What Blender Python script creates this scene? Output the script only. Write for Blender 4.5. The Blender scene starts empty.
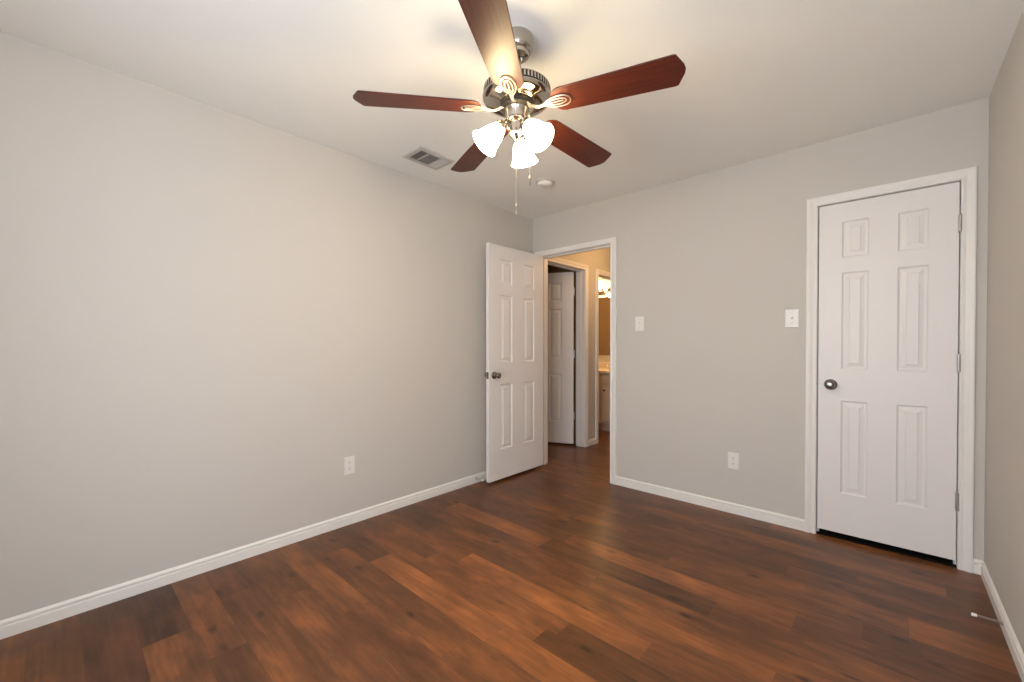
import bpy, bmesh, math, random
from mathutils import Vector, Matrix
scene = bpy.context.scene
COL = scene.collection
PI = math.pi

# ------------------------------------------------------------------ camera
cam_d = bpy.data.cameras.new('camera')
cam = bpy.data.objects.new('camera', cam_d)
COL.objects.link(cam)
scene.camera = cam
CAM_H = 1.1765
cam.location = (0, 0, CAM_H)
cam.rotation_euler = (PI / 2 - 0.0105, 0.0006, 0.74087)
cam_d.sensor_width = 36.0
cam_d.lens = 415.16 / 1024 * 36.0
cam_d.shift_y = 9.6 / 1024
cam_d.clip_start = 0.02

# ------------------------------------------------------------------ world, light, exposure
world = bpy.data.worlds.new('sky')
scene.world = world
world.use_nodes = True
bg = world.node_tree.nodes['Background']
bg.inputs['Color'].default_value = (0.91, 0.97, 1.06, 1)
bg.inputs['Strength'].default_value = 10.8

# rear window and an unseen side window added to brighten the left wall: along, z0, z1
REAR = -0.66
XR = 0.3568
WIN = (-1.32, 0.2, 0.66, 2.12)         # in the rear wall, x0, x1, z0, z1
ADDED_WIN = (-0.56, 0.08, 0.95, 2.10)         # added in the right wall, unseen, y0, y1, z0, z1
for nm, w_, loc_, rot_ in (('rear_window_portal', WIN, ((WIN[0] + WIN[1]) / 2, REAR - 0.13, (WIN[2] + WIN[3]) / 2), (PI / 2, 0, 0)),
                           ('added_window_portal', ADDED_WIN, (XR + 0.13, (ADDED_WIN[0] + ADDED_WIN[1]) / 2, (ADDED_WIN[2] + ADDED_WIN[3]) / 2), (PI / 2, 0, PI / 2))):
    pl = bpy.data.lights.new(nm, 'AREA')
    pl.shape = 'RECTANGLE'
    pl.size = w_[1] - w_[0]
    pl.size_y = w_[3] - w_[2]
    pl.cycles.is_portal = True
    po = bpy.data.objects.new(nm, pl)
    COL.objects.link(po)
    po.location = loc_
    po.rotation_euler = rot_

FAN_BULB = 7.0        # watts per fan bulb
SHADE_GLOW = 60.0
VANITY_BULB = 10.0
UNSEEN_HALL_LAMP = 14.0

vs = scene.view_settings
scene.display_settings.display_device = 'sRGB'
vs.view_transform = 'Standard'
vs.look = 'None'
vs.gamma = 1.0
vs.use_curve_mapping = False
vs.exposure = 0.0
scene.cycles.use_denoising = True
scene.cycles.max_bounces = 14
scene.cycles.diffuse_bounces = 8
scene.cycles.transparent_max_bounces = 12
scene.cycles.sample_clamp_indirect = 6.0

# ------------------------------------------------------------------ materials
def srgb(r, g, b):
    def f(c):
        c /= 255.0
        return c / 12.92 if c <= 0.04045 else ((c + 0.055) / 1.055) ** 2.4
    return (f(r), f(g), f(b), 1)

def new_mat(name):
    m = bpy.data.materials.new(name)
    m.use_nodes = True
    nt = m.node_tree
    return m, nt, nt.nodes['Principled BSDF']

def simple(name, col, rough=0.5, metal=0.0, bump=0.0, bscale=200.0, coat=0.0, spec=0.5):
    m, nt, b = new_mat(name)
    b.inputs['Base Color'].default_value = col
    b.inputs['Roughness'].default_value = rough
    b.inputs['Metallic'].default_value = metal
    b.inputs['Specular IOR Level'].default_value = spec
    b.inputs['Coat Weight'].default_value = coat
    tc = nt.nodes.new('ShaderNodeTexCoord')
    n = nt.nodes.new('ShaderNodeTexNoise')
    n.inputs['Scale'].default_value = bscale
    n.inputs['Detail'].default_value = 3
    nt.links.new(tc.outputs['Object'], n.inputs['Vector'])
    if bump > 0:
        bp = nt.nodes.new('ShaderNodeBump')
        bp.inputs['Strength'].default_value = bump
        bp.inputs['Distance'].default_value = 0.002
        nt.links.new(n.outputs['Fac'], bp.inputs['Height'])
        nt.links.new(bp.outputs['Normal'], b.inputs['Normal'])
    else:
        mr = nt.nodes.new('ShaderNodeMapRange')
        mr.inputs['To Min'].default_value = max(0.0, rough - 0.04)
        mr.inputs['To Max'].default_value = min(1.0, rough + 0.04)
        nt.links.new(n.outputs['Fac'], mr.inputs['Value'])
        nt.links.new(mr.outputs['Result'], b.inputs['Roughness'])
    return m

M = {}
M['wall'] = simple('greige_wall_paint', (0.535, 0.51, 0.477, 1), 0.75, bump=0.12, bscale=160, spec=0.25)
M['tan'] = simple('tan_bathroom_paint', (0.30, 0.19, 0.105, 1), 0.7, bump=0.1, bscale=150, spec=0.2)
M['ceiling'] = simple('ceiling_paint', (0.85, 0.845, 0.815, 1), 0.85, bump=0.2, bscale=130, spec=0.15)
M['trim'] = simple('white_trim_paint', (0.74, 0.72, 0.69, 1), 0.38, spec=0.4)
M['door'] = simple('white_door_paint', (0.73, 0.705, 0.69, 1), 0.42, bump=0.05, bscale=90, spec=0.4)
M['plastic'] = simple('white_plastic', (0.73, 0.71, 0.68, 1), 0.35)
M['slot'] = simple('dark_slot', (0.03, 0.028, 0.026, 1), 0.6)
M['nickel'] = simple('brushed_nickel', (0.50, 0.45, 0.39, 1), 0.20, metal=1.0)
M['polished'] = simple('polished_nickel', (0.52, 0.47, 0.40, 1), 0.10, metal=1.0)
M['iron'] = simple('cast_nickel', (0.40, 0.36, 0.31, 1), 0.36, metal=0.9)
M['knob'] = simple('satin_nickel_knob', (0.27, 0.25, 0.23, 1), 0.2, metal=1.0)
M['black'] = simple('black_metal', (0.012, 0.011, 0.010, 1), 0.35)
M['hinge'] = simple('nickel_hinge', (0.45, 0.43, 0.41, 1), 0.35, metal=0.7)
M['steel'] = simple('steel_spring', (0.50, 0.48, 0.46, 1), 0.3, metal=1.0)
M['rubber'] = simple('white_rubber', (0.82, 0.80, 0.78, 1), 0.6)
M['vent'] = simple('vent_enamel', (0.50, 0.48, 0.45, 1), 0.5)
M['duct'] = simple('duct_inside', (0.05, 0.047, 0.042, 1), 0.7)
M['counter'] = simple('cultured_marble', (0.78, 0.70, 0.60, 1), 0.2)
M['cabinet'] = simple('vanity_paint', (0.60, 0.56, 0.51, 1), 0.45)
M['mirror'] = simple('mirror_silver', (0.82, 0.82, 0.80, 1), 0.03, metal=1.0)
M['chrome'] = simple('chrome', (0.75, 0.74, 0.72, 1), 0.12, metal=1.0)
M['gap_shadow'] = simple('painted_gap_shadow', (0.016, 0.013, 0.011, 1), 0.95, bump=0.3, spec=0.05)  # near-black colour standing in for shade below the closet door

def glow(name, col, strength, base=(0.9, 0.88, 0.84, 1)):
    m, nt, b = new_mat(name)
    b.inputs['Base Color'].default_value = base
    b.inputs['Roughness'].default_value = 0.4
    b.inputs['Emission Color'].default_value = col
    b.inputs['Emission Strength'].default_value = strength
    return m
M['shade'] = glow('frosted_glass_shade', (1.0, 0.765, 0.43, 1), SHADE_GLOW)
M['bulb'] = glow('lit_bulb', (1.0, 0.80, 0.56, 1), 22.0)
M['vanity_shade'] = glow('vanity_frosted_glass', (1.0, 0.68, 0.36, 1), 6.0)
M['dome'] = glow('unseen_hall_dome', (1.0, 0.62, 0.28, 1), 4.0)

def pane_mat():
    m = bpy.data.materials.new('window_glass')
    m.use_nodes = True
    nt = m.node_tree
    nt.nodes.clear()
    out = nt.nodes.new('ShaderNodeOutputMaterial')
    mix = nt.nodes.new('ShaderNodeMixShader')
    tr = nt.nodes.new('ShaderNodeBsdfTransparent')
    gl = nt.nodes.new('ShaderNodeBsdfGlossy')
    gl.inputs['Roughness'].default_value = 0.02
    mix.inputs[0].default_value = 0.05
    nt.links.new(tr.outputs[0], mix.inputs[1])
    nt.links.new(gl.outputs[0], mix.inputs[2])
    nt.links.new(mix.outputs[0], out.inputs['Surface'])
    return m
M['pane'] = pane_mat()

def blade_mat():
    m, nt, b = new_mat('cherry_blade_veneer')
    tc = nt.nodes.new('ShaderNodeTexCoord')
    mp = nt.nodes.new('ShaderNodeMapping')
    mp.inputs['Scale'].default_value = (3.0, 60.0, 1.0)
    n = nt.nodes.new('ShaderNodeTexNoise')
    n.inputs['Scale'].default_value = 2.0
    n.inputs['Detail'].default_value = 6
    n.inputs['Distortion'].default_value = 0.6
    cr = nt.nodes.new('ShaderNodeValToRGB')
    cr.color_ramp.elements[0].position = 0.30
    cr.color_ramp.elements[0].color = (0.038, 0.0078, 0.0042, 1)
    cr.color_ramp.elements[1].position = 0.72
    cr.color_ramp.elements[1].color = (0.082, 0.0160, 0.0078, 1)
    nt.links.new(tc.outputs['Object'], mp.inputs['Vector'])
    nt.links.new(mp.outputs['Vector'], n.inputs['Vector'])
    nt.links.new(n.outputs['Fac'], cr.inputs['Fac'])
    nt.links.new(cr.outputs['Color'], b.inputs['Base Color'])
    b.inputs['Roughness'].default_value = 0.38
    b.inputs['Specular IOR Level'].default_value = 0.32
    return m
M['blade'] = blade_mat()

def floor_mat():
    m, nt, b = new_mat('hand_scraped_plank_floor')
    L = nt.links.new
    uv = nt.nodes.new('ShaderNodeUVMap'); uv.uv_map = 'metres'
    uv2 = nt.nodes.new('ShaderNodeUVMap'); uv2.uv_map = 'unit'
    at = nt.nodes.new('ShaderNodeAttribute'); at.attribute_name = 'plank'
    sep = nt.nodes.new('ShaderNodeSeparateColor')
    L(at.outputs['Color'], sep.inputs['Color'])
    def math_(op, a, bb=None, clamp=False):
        n = nt.nodes.new('ShaderNodeMath'); n.operation = op; n.use_clamp = clamp
        for i, v in enumerate((a, bb)):
            if v is None: continue
            if isinstance(v, (int, float)): n.inputs[i].default_value = v
            else: L(v, n.inputs[i])
        return n.outputs[0]
    def mapped(sx, sy):
        mp = nt.nodes.new('ShaderNodeMapping')
        mp.inputs['Scale'].default_value = (sx, sy, 1)
        L(uv.outputs['UV'], mp.inputs['Vector'])
        cb = nt.nodes.new('ShaderNodeCombineXYZ')
        L(math_('MULTIPLY', sep.outputs['Blue'], 90.0), cb.inputs['Z'])
        L(math_('MULTIPLY', sep.outputs['Blue'], 37.0), cb.inputs['X'])
        ad = nt.nodes.new('ShaderNodeVectorMath'); ad.operation = 'ADD'
        L(mp.outputs[0], ad.inputs[0]); L(cb.outputs[0], ad.inputs[1])
        return ad.outputs[0]
    def noise(v, scale, det=4, dist=0.0):
        n = nt.nodes.new('ShaderNodeTexNoise')
        n.inputs['Scale'].default_value = scale
        n.inputs['Detail'].default_value = det
        n.inputs['Distortion'].default_value = dist
        L(v, n.inputs['Vector'])
        return n.outputs['Fac']
    grain = noise(mapped(2.5, 42.0), 1.6, 5, 0.3)
    cloud = noise(mapped(1.8, 6.0), 1.5, 3, 0.25)
    ramp = nt.nodes.new('ShaderNodeValToRGB')
    els = ramp.color_ramp.elements
    els[0].position = 0.0; els[0].color = srgb(58, 36, 22)
    els[1].position = 1.0; els[1].color = srgb(176, 109, 58)
    e = els.new(0.38); e.color = srgb(97, 60, 35)
    e = els.new(0.68); e.color = srgb(132, 81, 44)
    tone = math_('ADD', sep.outputs['Red'], math_('MULTIPLY', math_('SUBTRACT', grain, 0.5), 0.42))
    mott = noise(mapped(7.0, 20.0), 1.2, 4, 0.4)
    tone = math_('ADD', tone, math_('MULTIPLY', math_('SUBTRACT', mott, 0.5), 0.45))
    tone = math_('ADD', tone, math_('MULTIPLY', math_('SUBTRACT', cloud, 0.5), 0.85), True)
    L(tone, ramp.inputs['Fac'])
    # hue shift per plank: towards red-purple or olive
    hs = nt.nodes.new('ShaderNodeMix'); hs.data_type = 'RGBA'; hs.blend_type = 'MULTIPLY'
    hs.inputs[0].default_value = 1.0
    tint = nt.nodes.new('ShaderNodeMix'); tint.data_type = 'RGBA'
    tint.inputs[6].default_value = (1.0, 0.95, 1.0, 1)
    tint.inputs[7].default_value = (0.96, 1.0, 0.88, 1)
    L(sep.outputs['Green'], tint.inputs[0])
    L(ramp.outputs['Color'], hs.inputs[6]); L(tint.outputs[2], hs.inputs[7])
    # knots
    vo = nt.nodes.new('ShaderNodeTexVoronoi')
    vo.inputs['Scale'].default_value = 1.0
    vo.inputs['Randomness'].default_value = 1.0
    wob = nt.nodes.new('ShaderNodeMix'); wob.data_type = 'VECTOR'
    L(mapped(4.4, 9.0), vo.inputs['Vector'])
    kn = nt.nodes.new('ShaderNodeMapRange')
    kn.inputs['From Min'].default_value = 0.05
    kn.inputs['From Max'].default_value = 0.19
    kn.inputs['To Min'].default_value = 0.88
    kn.inputs['To Max'].default_value = 0.0
    kd = math_('ADD', vo.outputs['Distance'], math_('MULTIPLY', math_('SUBTRACT', noise(mapped(14, 40), 1.0, 2), 0.5), 0.16))
    L(kd, kn.inputs['Value'])
    sc2 = nt.nodes.new('ShaderNodeSeparateColor'); L(vo.outputs['Color'], sc2.inputs['Color'])
    knot = math_('MULTIPLY', kn.outputs[0], math_('GREATER_THAN', sc2.outputs['Red'], 0.25))
    dk = nt.nodes.new('ShaderNodeMix'); dk.data_type = 'RGBA'
    dk.inputs[7].default_value = srgb(46, 27, 17)
    L(knot, dk.inputs[0]); L(hs.outputs[2], dk.inputs[6])
    # joints between planks
    su = nt.nodes.new('ShaderNodeSeparateXYZ'); L(uv2.outputs['UV'], su.inputs[0])
    ev = math_('SUBTRACT', 0.5, math_('ABSOLUTE', math_('SUBTRACT', su.outputs['Y'], 0.5)))
    eu = math_('SUBTRACT', 0.5, math_('ABSOLUTE', math_('SUBTRACT', su.outputs['X'], 0.5)))
    joint = math_('MAXIMUM', math_('LESS_THAN', ev, 0.010), math_('LESS_THAN', eu, 0.0012))
    jm = nt.nodes.new('ShaderNodeMix'); jm.data_type = 'RGBA'
    jm.inputs[7].default_value = srgb(52, 32, 24)
    L(math_('MULTIPLY', joint, 0.25), jm.inputs[0]); L(dk.outputs[2], jm.inputs[6])
    L(jm.outputs[2], b.inputs['Base Color'])
    mr = nt.nodes.new('ShaderNodeMapRange')
    mr.inputs['To Min'].default_value = 0.285
    mr.inputs['To Max'].default_value = 0.34
    L(cloud, mr.inputs['Value']); L(mr.outputs[0], b.inputs['Roughness'])
    b.inputs['Specular IOR Level'].default_value = 0.30
    bp = nt.nodes.new('ShaderNodeBump')
    bp.inputs['Strength'].default_value = 0.08
    bp.inputs['Distance'].default_value = 0.002
    hh = math_('SUBTRACT', math_('ADD', math_('MULTIPLY', grain, 0.5), cloud), math_('MULTIPLY', joint, 0.8))
    L(hh, bp.inputs['Height']); L(bp.outputs[0], b.inputs['Normal'])
    return m
M['floor'] = floor_mat()

# ------------------------------------------------------------------ mesh helpers
def link_mesh(name, bm, mat, parent=None, smooth=False, loc=None, rot=None):
    me = bpy.data.meshes.new(name)
    bmesh.ops.recalc_face_normals(bm, faces=bm.faces)
    bm.to_mesh(me)
    bm.free()
    me.materials.append(mat)
    if smooth:
        for p in me.polygons: p.use_smooth = True
        try: me.set_sharp_from_angle(angle=math.radians(38))
        except Exception: pass
    o = bpy.data.objects.new(name, me)
    COL.objects.link(o)
    if parent: o.parent = parent
    if loc: o.location = loc
    if rot: o.rotation_euler = rot
    return o

def box(bm, x0, x1, y0, y1, z0, z1, bev=0.0):
    vs_ = [bm.verts.new((x, y, z)) for x in (x0, x1) for y in (y0, y1) for z in (z0, z1)]
    fs = []
    for f in ((0, 1, 3, 2), (4, 6, 7, 5), (0, 4, 5, 1), (2, 3, 7, 6), (0, 2, 6, 4), (1, 5, 7, 3)):
        fs.append(bm.faces.new([vs_[i] for i in f]))
    if bev > 0:
        es = list({e for f in fs for e in f.edges})
        bmesh.ops.bevel(bm, geom=es, offset=bev, segments=2, profile=0.6, affect='EDGES')

def lathe(bm, prof, n=40, mat=None, closed=False):
    """prof: list of (r, z); revolve about z, then apply mat"""
    rings = []
    for r, z in prof:
        if r < 1e-6:
            rings.append([bm.verts.new((0, 0, z))])
        else:
            rings.append([bm.verts.new((r * math.cos(2 * PI * i / n), r * math.sin(2 * PI * i / n), z)) for i in range(n)])
    new = [v for rr in rings for v in rr]
    pairs = list(zip(rings, rings[1:]))
    if closed: pairs.append((rings[-1], rings[0]))
    for a, c in pairs:
        if len(a) == 1 and len(c) == 1: continue
        for i in range(n):
            j = (i + 1) % n
            if len(a) == 1: bm.faces.new((a[0], c[i], c[j]))
            elif len(c) == 1: bm.faces.new((a[i], a[j], c[0]))
            else: bm.faces.new((a[i], a[j], c[j], c[i]))
    if mat is not None:
        for v in new: v.co = mat @ v.co
    return new

def tube(bm, pts, r, n=8, closed=False, flat=1.0, up=Vector((0, 0, 1))):
    """sweep an (optionally flattened) round section along pts; r may be a list"""
    P = [Vector(p) for p in pts]
    N = len(P)
    rings = []
    for i, p in enumerate(P):
        if closed: t = P[(i + 1) % N] - P[i - 1]
        else: t = P[min(i + 1, N - 1)] - P[max(i - 1, 0)]
        t.normalize()
        s = t.cross(up)
        if s.length < 1e-4: s = t.cross(Vector((1, 0, 0)))
        s.normalize()
        u = s.cross(t).normalized()
        rr = r[i] if isinstance(r, (list, tuple)) else r
        rings.append([bm.verts.new(p + s * rr * math.cos(2 * PI * k / n) + u * rr * flat * math.sin(2 * PI * k / n)) for k in range(n)])
    m = N if closed else N - 1
    for i in range(m):
        a, c = rings[i], rings[(i + 1) % N]
        for k in range(n):
            bm.faces.new((a[k], a[(k + 1) % n], c[(k + 1) % n], c[k]))
    if not closed:
        bm.faces.new(rings[0][::-1]); bm.faces.new(rings[-1])

def props(o, label=None, cat=None, group=None, kind=None):
    if label: o['label'] = label
    if cat: o['category'] = cat
    if group: o['group'] = group
    if kind: o['kind'] = kind
    return o

def struct(name, bm, mat, label, cat, smooth=False):
    return props(link_mesh(name, bm, mat, smooth=smooth), label, cat, None, 'structure')

def thing(name, label, cat, loc=(0, 0, 0), rot=(0, 0, 0), group=None):
    o = bpy.data.objects.new(name, None)
    COL.objects.link(o)
    o.empty_display_size = 0.1
    o.location = loc; o.rotation_euler = rot
    return props(o, label, cat, group)

# ------------------------------------------------------------------ dimensions
XL, XR, YB, H = -2.6445, 0.3568, 3.202, 2.44
T = 0.11                                  # wall thickness
YB2 = YB + T                              # hall side of the back wall
XHL = -2.635                              # hall left wall face
XH2 = XHL - 0.116                         # its far face
XHR = -1.50                               # hall right wall face
YEND = 5.63                               # end of hall and bathroom
XBL = -4.6
# openings
EN = (-2.548, -1.785, 2.054)               # entry opening in the back wall
CL = (-0.3425, 0.2625, 2.045)               # closet opening
HD = (3.385, 4.130, 2.058)                # door in the hall left wall
BD = (4.430, 5.150, 2.045)                # bathroom doorway

# ------------------------------------------------------------------ floor
random.seed(11)
bm = bmesh.new()
uvm = bm.loops.layers.uv.new('metres')
uvu = bm.loops.layers.uv.new('unit')
colr = bm.loops.layers.float_color.new('plank')
rows = [-0.76, -0.63, -0.49, -0.36, -0.225, -0.09, 0.055, 0.21, 0.368, 0.498, 0.66, 0.825, 0.963, 1.135, 1.268, 1.365,
        1.46, 1.582, 1.738, 1.896, 2.032, 2.166, 2.305, 2.48, 2.635, 2.80, 2.95, 3.062, 3.20]
while rows[-1] < 5.75: rows.append(rows[-1] + random.choice((0.125, 0.14, 0.155)))
FX0, FX1 = -4.72, 0.47
# planks read off the photograph: row start -> [(x0, x1, tone, hue)], tone 0 dark .. 1 light
known = {
    -0.09: [(-2.7, -1.6, 0.36, 0.85)],
    0.055: [(-2.7, -1.75, 0.22, 0.1)],
    0.21: [(-2.7, -2.152, 0.14, 0.05), (-2.152, -1.3, 0.48, 0.3)],
    0.368: [(-2.7, -1.882, 0.46, 0.3), (-1.882, -0.8, 0.24, 0.4)],
    0.498: [(-2.7, -2.3, 0.30, 0.2), (-2.3, -1.2, 0.40, 0.4)],
    0.66: [(-2.7, -2.09, 0.34, 0.8), (-2.09, -1.0, 0.42, 0.3)],
    0.825: [(-2.7, -1.772, 0.52, 0.6), (-1.772, -0.7, 0.36, 0.2)],
    0.963: [(-2.7, -2.35, 0.35, 0.7), (-2.35, -1.25, 0.42, 0.45), (-1.25, 0.1, 0.50, 0.4)],
    1.135: [(-2.7, -2.093, 0.24, 0.5), (-2.093, -1.19, 0.68, 0.4), (-1.19, 0.0, 0.64, 0.4)],
    1.268: [(-2.7, -2.4, 0.38, 0.6), (-2.4, -1.05, 0.45, 0.4), (-1.05, -0.1, 0.24, 0.5)],
    1.365: [(-2.7, -1.9, 0.36, 0.5), (-1.9, -1.0, 0.48, 0.4), (-1.0, 0.2, 0.30, 0.5)],
    1.46: [(-2.7, -1.75, 0.40, 0.4), (-1.75, -0.693, 0.70, 0.4), (-0.693, 0.4, 0.42, 0.35)],
    1.582: [(-2.6, -2.18, 0.18, 0.5), (-2.18, -1.3, 0.38, 0.4), (-1.3, -0.3, 0.52, 0.5), (-0.3, 0.47, 0.5, 0.4)],
    1.738: [(-2.7, -2.0, 0.36, 0.6), (-2.0, -1.1, 0.36, 0.3), (-1.1, 0.05, 0.44, 0.4)],
    1.896: [(-2.7, -2.395, 0.26, 0.5), (-2.395, -1.524, 0.58, 0.25), (-1.524, -0.585, 0.20, 0.5), (-0.585, 0.3, 0.40, 0.35)],
    2.032: [(-2.7, -1.45, 0.36, 0.4), (-1.45, -0.30, 0.58, 0.4), (-0.30, 0.47, 0.26, 0.3)],
    2.166: [(-2.7, -1.9, 0.28, 0.3), (-1.9, -0.9, 0.34, 0.6), (-0.9, -0.08, 0.42, 0.45), (-0.08, 0.47, 0.24, 0.15)],
    2.305: [(-2.7, -1.6, 0.36, 0.5), (-1.6, 0.06, 0.40, 0.4), (0.06, 0.47, 0.54, 0.4)],
    2.48: [(-2.7, -1.5, 0.34, 0.4), (-1.5, -0.4, 0.38, 0.5), (-0.4, 0.47, 0.36, 0.3)],
    2.635: [(-2.7, -1.3, 0.34, 0.3), (-1.3, -0.12, 0.27, 0.15), (-0.12, 0.47, 0.30, 0.2)],
    2.80: [(-2.7, -1.25, 0.36, 0.4), (-1.25, 0.2, 0.50, 0.55)],
    2.95: [(-2.7, -1.5, 0.36, 0.3), (-1.5, -0.2, 0.27, 0.3), (-0.2, 0.47, 0.36, 0.4)],
}
def plank(x0, x1, y0, y1, tone, hue):
    f = bm.faces.new([bm.verts.new(c) for c in ((x0, y0, 0), (x1, y0, 0), (x1, y1, 0), (x0, y1, 0))])
    rnd = random.random()
    for l, (u, v) in zip(f.loops, ((0, 0), (1, 0), (1, 1), (0, 1))):
        l[uvm].uv = (u * (x1 - x0), v * (y1 - y0))
        l[uvu].uv = (u, v)
        l[colr] = (tone, hue, rnd, 1)
for y0, y1 in zip(rows, rows[1:]):
    ks = None
    for k in known:
        if abs(k - y0) < 1e-4: ks = known[k]
    x = FX0
    segs = []
    if ks:
        x = ks[0][0]
        segs.append((FX0, x, 0.35, 0.4))
        segs += ks
        x = ks[-1][1]
    first = not ks
    while x < FX1 - 1e-6:
        L_ = random.uniform(0.3, 1.2) if first else random.uniform(0.75, 1.25)
        first = False
        x2 = min(FX1, x + L_)
        if FX1 - x2 < 0.15: x2 = FX1
        segs.append((x, x2, random.uniform(0.22, 0.56), random.uniform(0.1, 0.8)))
        x = x2
    for s in segs: plank(s[0], s[1], y0, y1, s[2], s[3])
# slab under the planks
f_top = list(bm.faces)
struct('floor', bm, M['floor'], 'brown hand scraped wood plank floor running through the doorway', 'floor')

# ------------------------------------------------------------------ walls
WALL = M['wall']
bm = bmesh.new(); box(bm, XL - T, XL, REAR - T, YB, 0, H)
struct('wall_left', bm, WALL, 'long plain greige wall on the left', 'wall')
bm = bmesh.new()
for x0, x1, z0 in ((XL - T, EN[0] - .007, 0), (EN[0] - .007, EN[1] + .007, EN[2] + .007), (EN[1] + .007, CL[0] - .007, 0), (CL[0] - .007, CL[1] + .007, CL[2] + .007), (CL[1] + .007, XR + T, 0)):
    box(bm, x0, x1, YB, YB2, z0, H)
struct('wall_back', bm, WALL, 'greige wall holding the doorway and the closet door', 'wall')
bm = bmesh.new()
for y0, y1, z0, z1 in ((REAR - T, ADDED_WIN[0], 0, H), (ADDED_WIN[1], YB, 0, H), (ADDED_WIN[0], ADDED_WIN[1], 0, ADDED_WIN[2]), (ADDED_WIN[0], ADDED_WIN[1], ADDED_WIN[3], H)):
    box(bm, XR, XR + T, y0, y1, z0, z1)
struct('wall_right', bm, WALL, 'narrow slice of greige wall at the right edge', 'wall')
bm = bmesh.new()
for x0, x1, z0, z1 in ((XL, WIN[0], 0, H), (WIN[1], XR, 0, H), (WIN[0], WIN[1], 0, WIN[2]), (WIN[0], WIN[1], WIN[3], H)):
    box(bm, x0, x1, REAR - T, REAR, z0, z1)
struct('wall_rear', bm, WALL, 'greige wall with the window behind the camera', 'wall')
bm = bmesh.new(); box(bm, XL - T, XR + T, REAR - T, YB2, H, H + 0.1)
struct('ceiling', bm, M['ceiling'], 'pale smooth ceiling carrying the fan', 'ceiling')
# hall, bathroom and the dark room beside the hall
bm = bmesh.new()
for y0, y1, z0 in ((YB2, HD[0] - .007, 0), (HD[0] - .007, HD[1] + .007, HD[2] + .007), (HD[1] + .007, BD[0] - .007, 0), (BD[0] - .007, BD[1] + .007, BD[2] + .007), (BD[1] + .007, YEND, 0)):
    box(bm, XH2, XHL, y0, y1, z0, H)
struct('wall_hall_left', bm, WALL, 'hall wall seen through the doorway with two openings', 'wall')
bm = bmesh.new(); box(bm, XHR, XHR + T, YB2, YEND, 0, H)
struct('wall_hall_right', bm, WALL, 'hall wall hidden behind the back wall', 'wall')
bm = bmesh.new(); box(bm, XBL, XHR + T, YEND, YEND + T, 0, H)
struct('wall_hall_end', bm, WALL, 'far wall of bathroom and hall behind the vanity', 'wall')
bm = bmesh.new(); box(bm, XBL - T, XBL, 2.9, YEND + T, 0, H)
struct('wall_hall_outer', bm, WALL, 'outer wall of bathroom and dark side room', 'wall')
bm = bmesh.new(); box(bm, XBL, XH2, 4.245, 4.33, 0, H)
struct('wall_hall_divider', bm, M['tan'], 'wall between bathroom and dark side room', 'wall')
bm = bmesh.new(); box(bm, XBL, XL - T, 2.9, 3.0, 0, H); box(bm, XH2, XL - T + 0.001, 3.0, YB2, 0, H)
struct('wall_hall_near', bm, WALL, 'near wall of the dark side room', 'wall')
bm = bmesh.new(); box(bm, XHR + T, XR + T, 3.9, 4.0, 0, H); box(bm, XR, XR + T, YB2, 3.9, 0, H)
struct('wall_closet', bm, WALL, 'walls inside the closed closet', 'wall')
bm = bmesh.new(); box(bm, XBL - T, XR + T, YB2, YEND + T, H, H + 0.1); box(bm, XBL - T, XL - T, 2.9, YB2, H, H + 0.1)
struct('ceiling_hall', bm, M['ceiling'], 'ceiling of hall, bathroom and closet', 'ceiling')

bm = bmesh.new(); box(bm, CL[0] - 0.006, CL[1] + 0.006, YB + 0.002, 3.9, -0.01, 0.003)  # dark slab paints the shadow in the gap under the closet door
struct('floor_gap_shadow', bm, M['gap_shadow'], 'black strip standing in for the shadow under the closet door', 'floor')

# ------------------------------------------------------------------ baseboards
BASE = [(0, 0), (0.0125, 0), (0.0125, 0.045), (0.0105, 0.0475), (0.0045, 0.0485), (0.0045, 0.0525), (0.0105, 0.054), (0.0105, 0.062), (0.0055, 0.069), (0.003, 0.0714), (0, 0.0714)]
def run_profile(bm, p0, p1, out, prof):
    """extrude prof (depth along out, z) from p0 to p1 on the floor"""
    a = [bm.verts.new((p0[0] + out[0] * d, p0[1] + out[1] * d, z)) for d, z in prof]
    c = [bm.verts.new((p1[0] + out[0] * d, p1[1] + out[1] * d, z)) for d, z in prof]
    n = len(prof)
    for i in range(n):
        j = (i + 1) % n
        bm.faces.new((a[i], a[j], c[j], c[i]))
    bm.faces.new(a[::-1]); bm.faces.new(c)
def base(name, runs, label):
    bm = bmesh.new()
    for p0, p1, out in runs: run_profile(bm, p0, p1, out, BASE)
    return struct(name, bm, M['trim'], label, 'baseboard')
base('baseboard_left', [((XL, REAR), (XL, YB), (1, 0))], 'white beaded baseboard along the left wall')
base('baseboard_back', [((-1.7242, YB), (-0.4015, YB), (0, -1)), ((0.3125, YB), (XR, YB), (0, -1))], 'white beaded baseboard along the back wall between the doors')
base('baseboard_right', [((XR, REAR), (XR, YB - 0.0125), (-1, 0))], 'white beaded baseboard along the right wall')
base('baseboard_rear', [((XL + 0.0125, REAR), (XR - 0.0125, REAR), (0, 1))], 'white baseboard under the window behind the camera')
base('baseboard_hall', [((XHL, HD[1] + 0.062), (XHL, BD[0] - 0.062), (1, 0)), ((XHL, BD[1] + 0.062), (XHL, YEND), (1, 0)), ((XHR, YB2), (XHR, YEND), (-1, 0))],
     'white baseboard in the hall between its two doorways')

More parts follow.
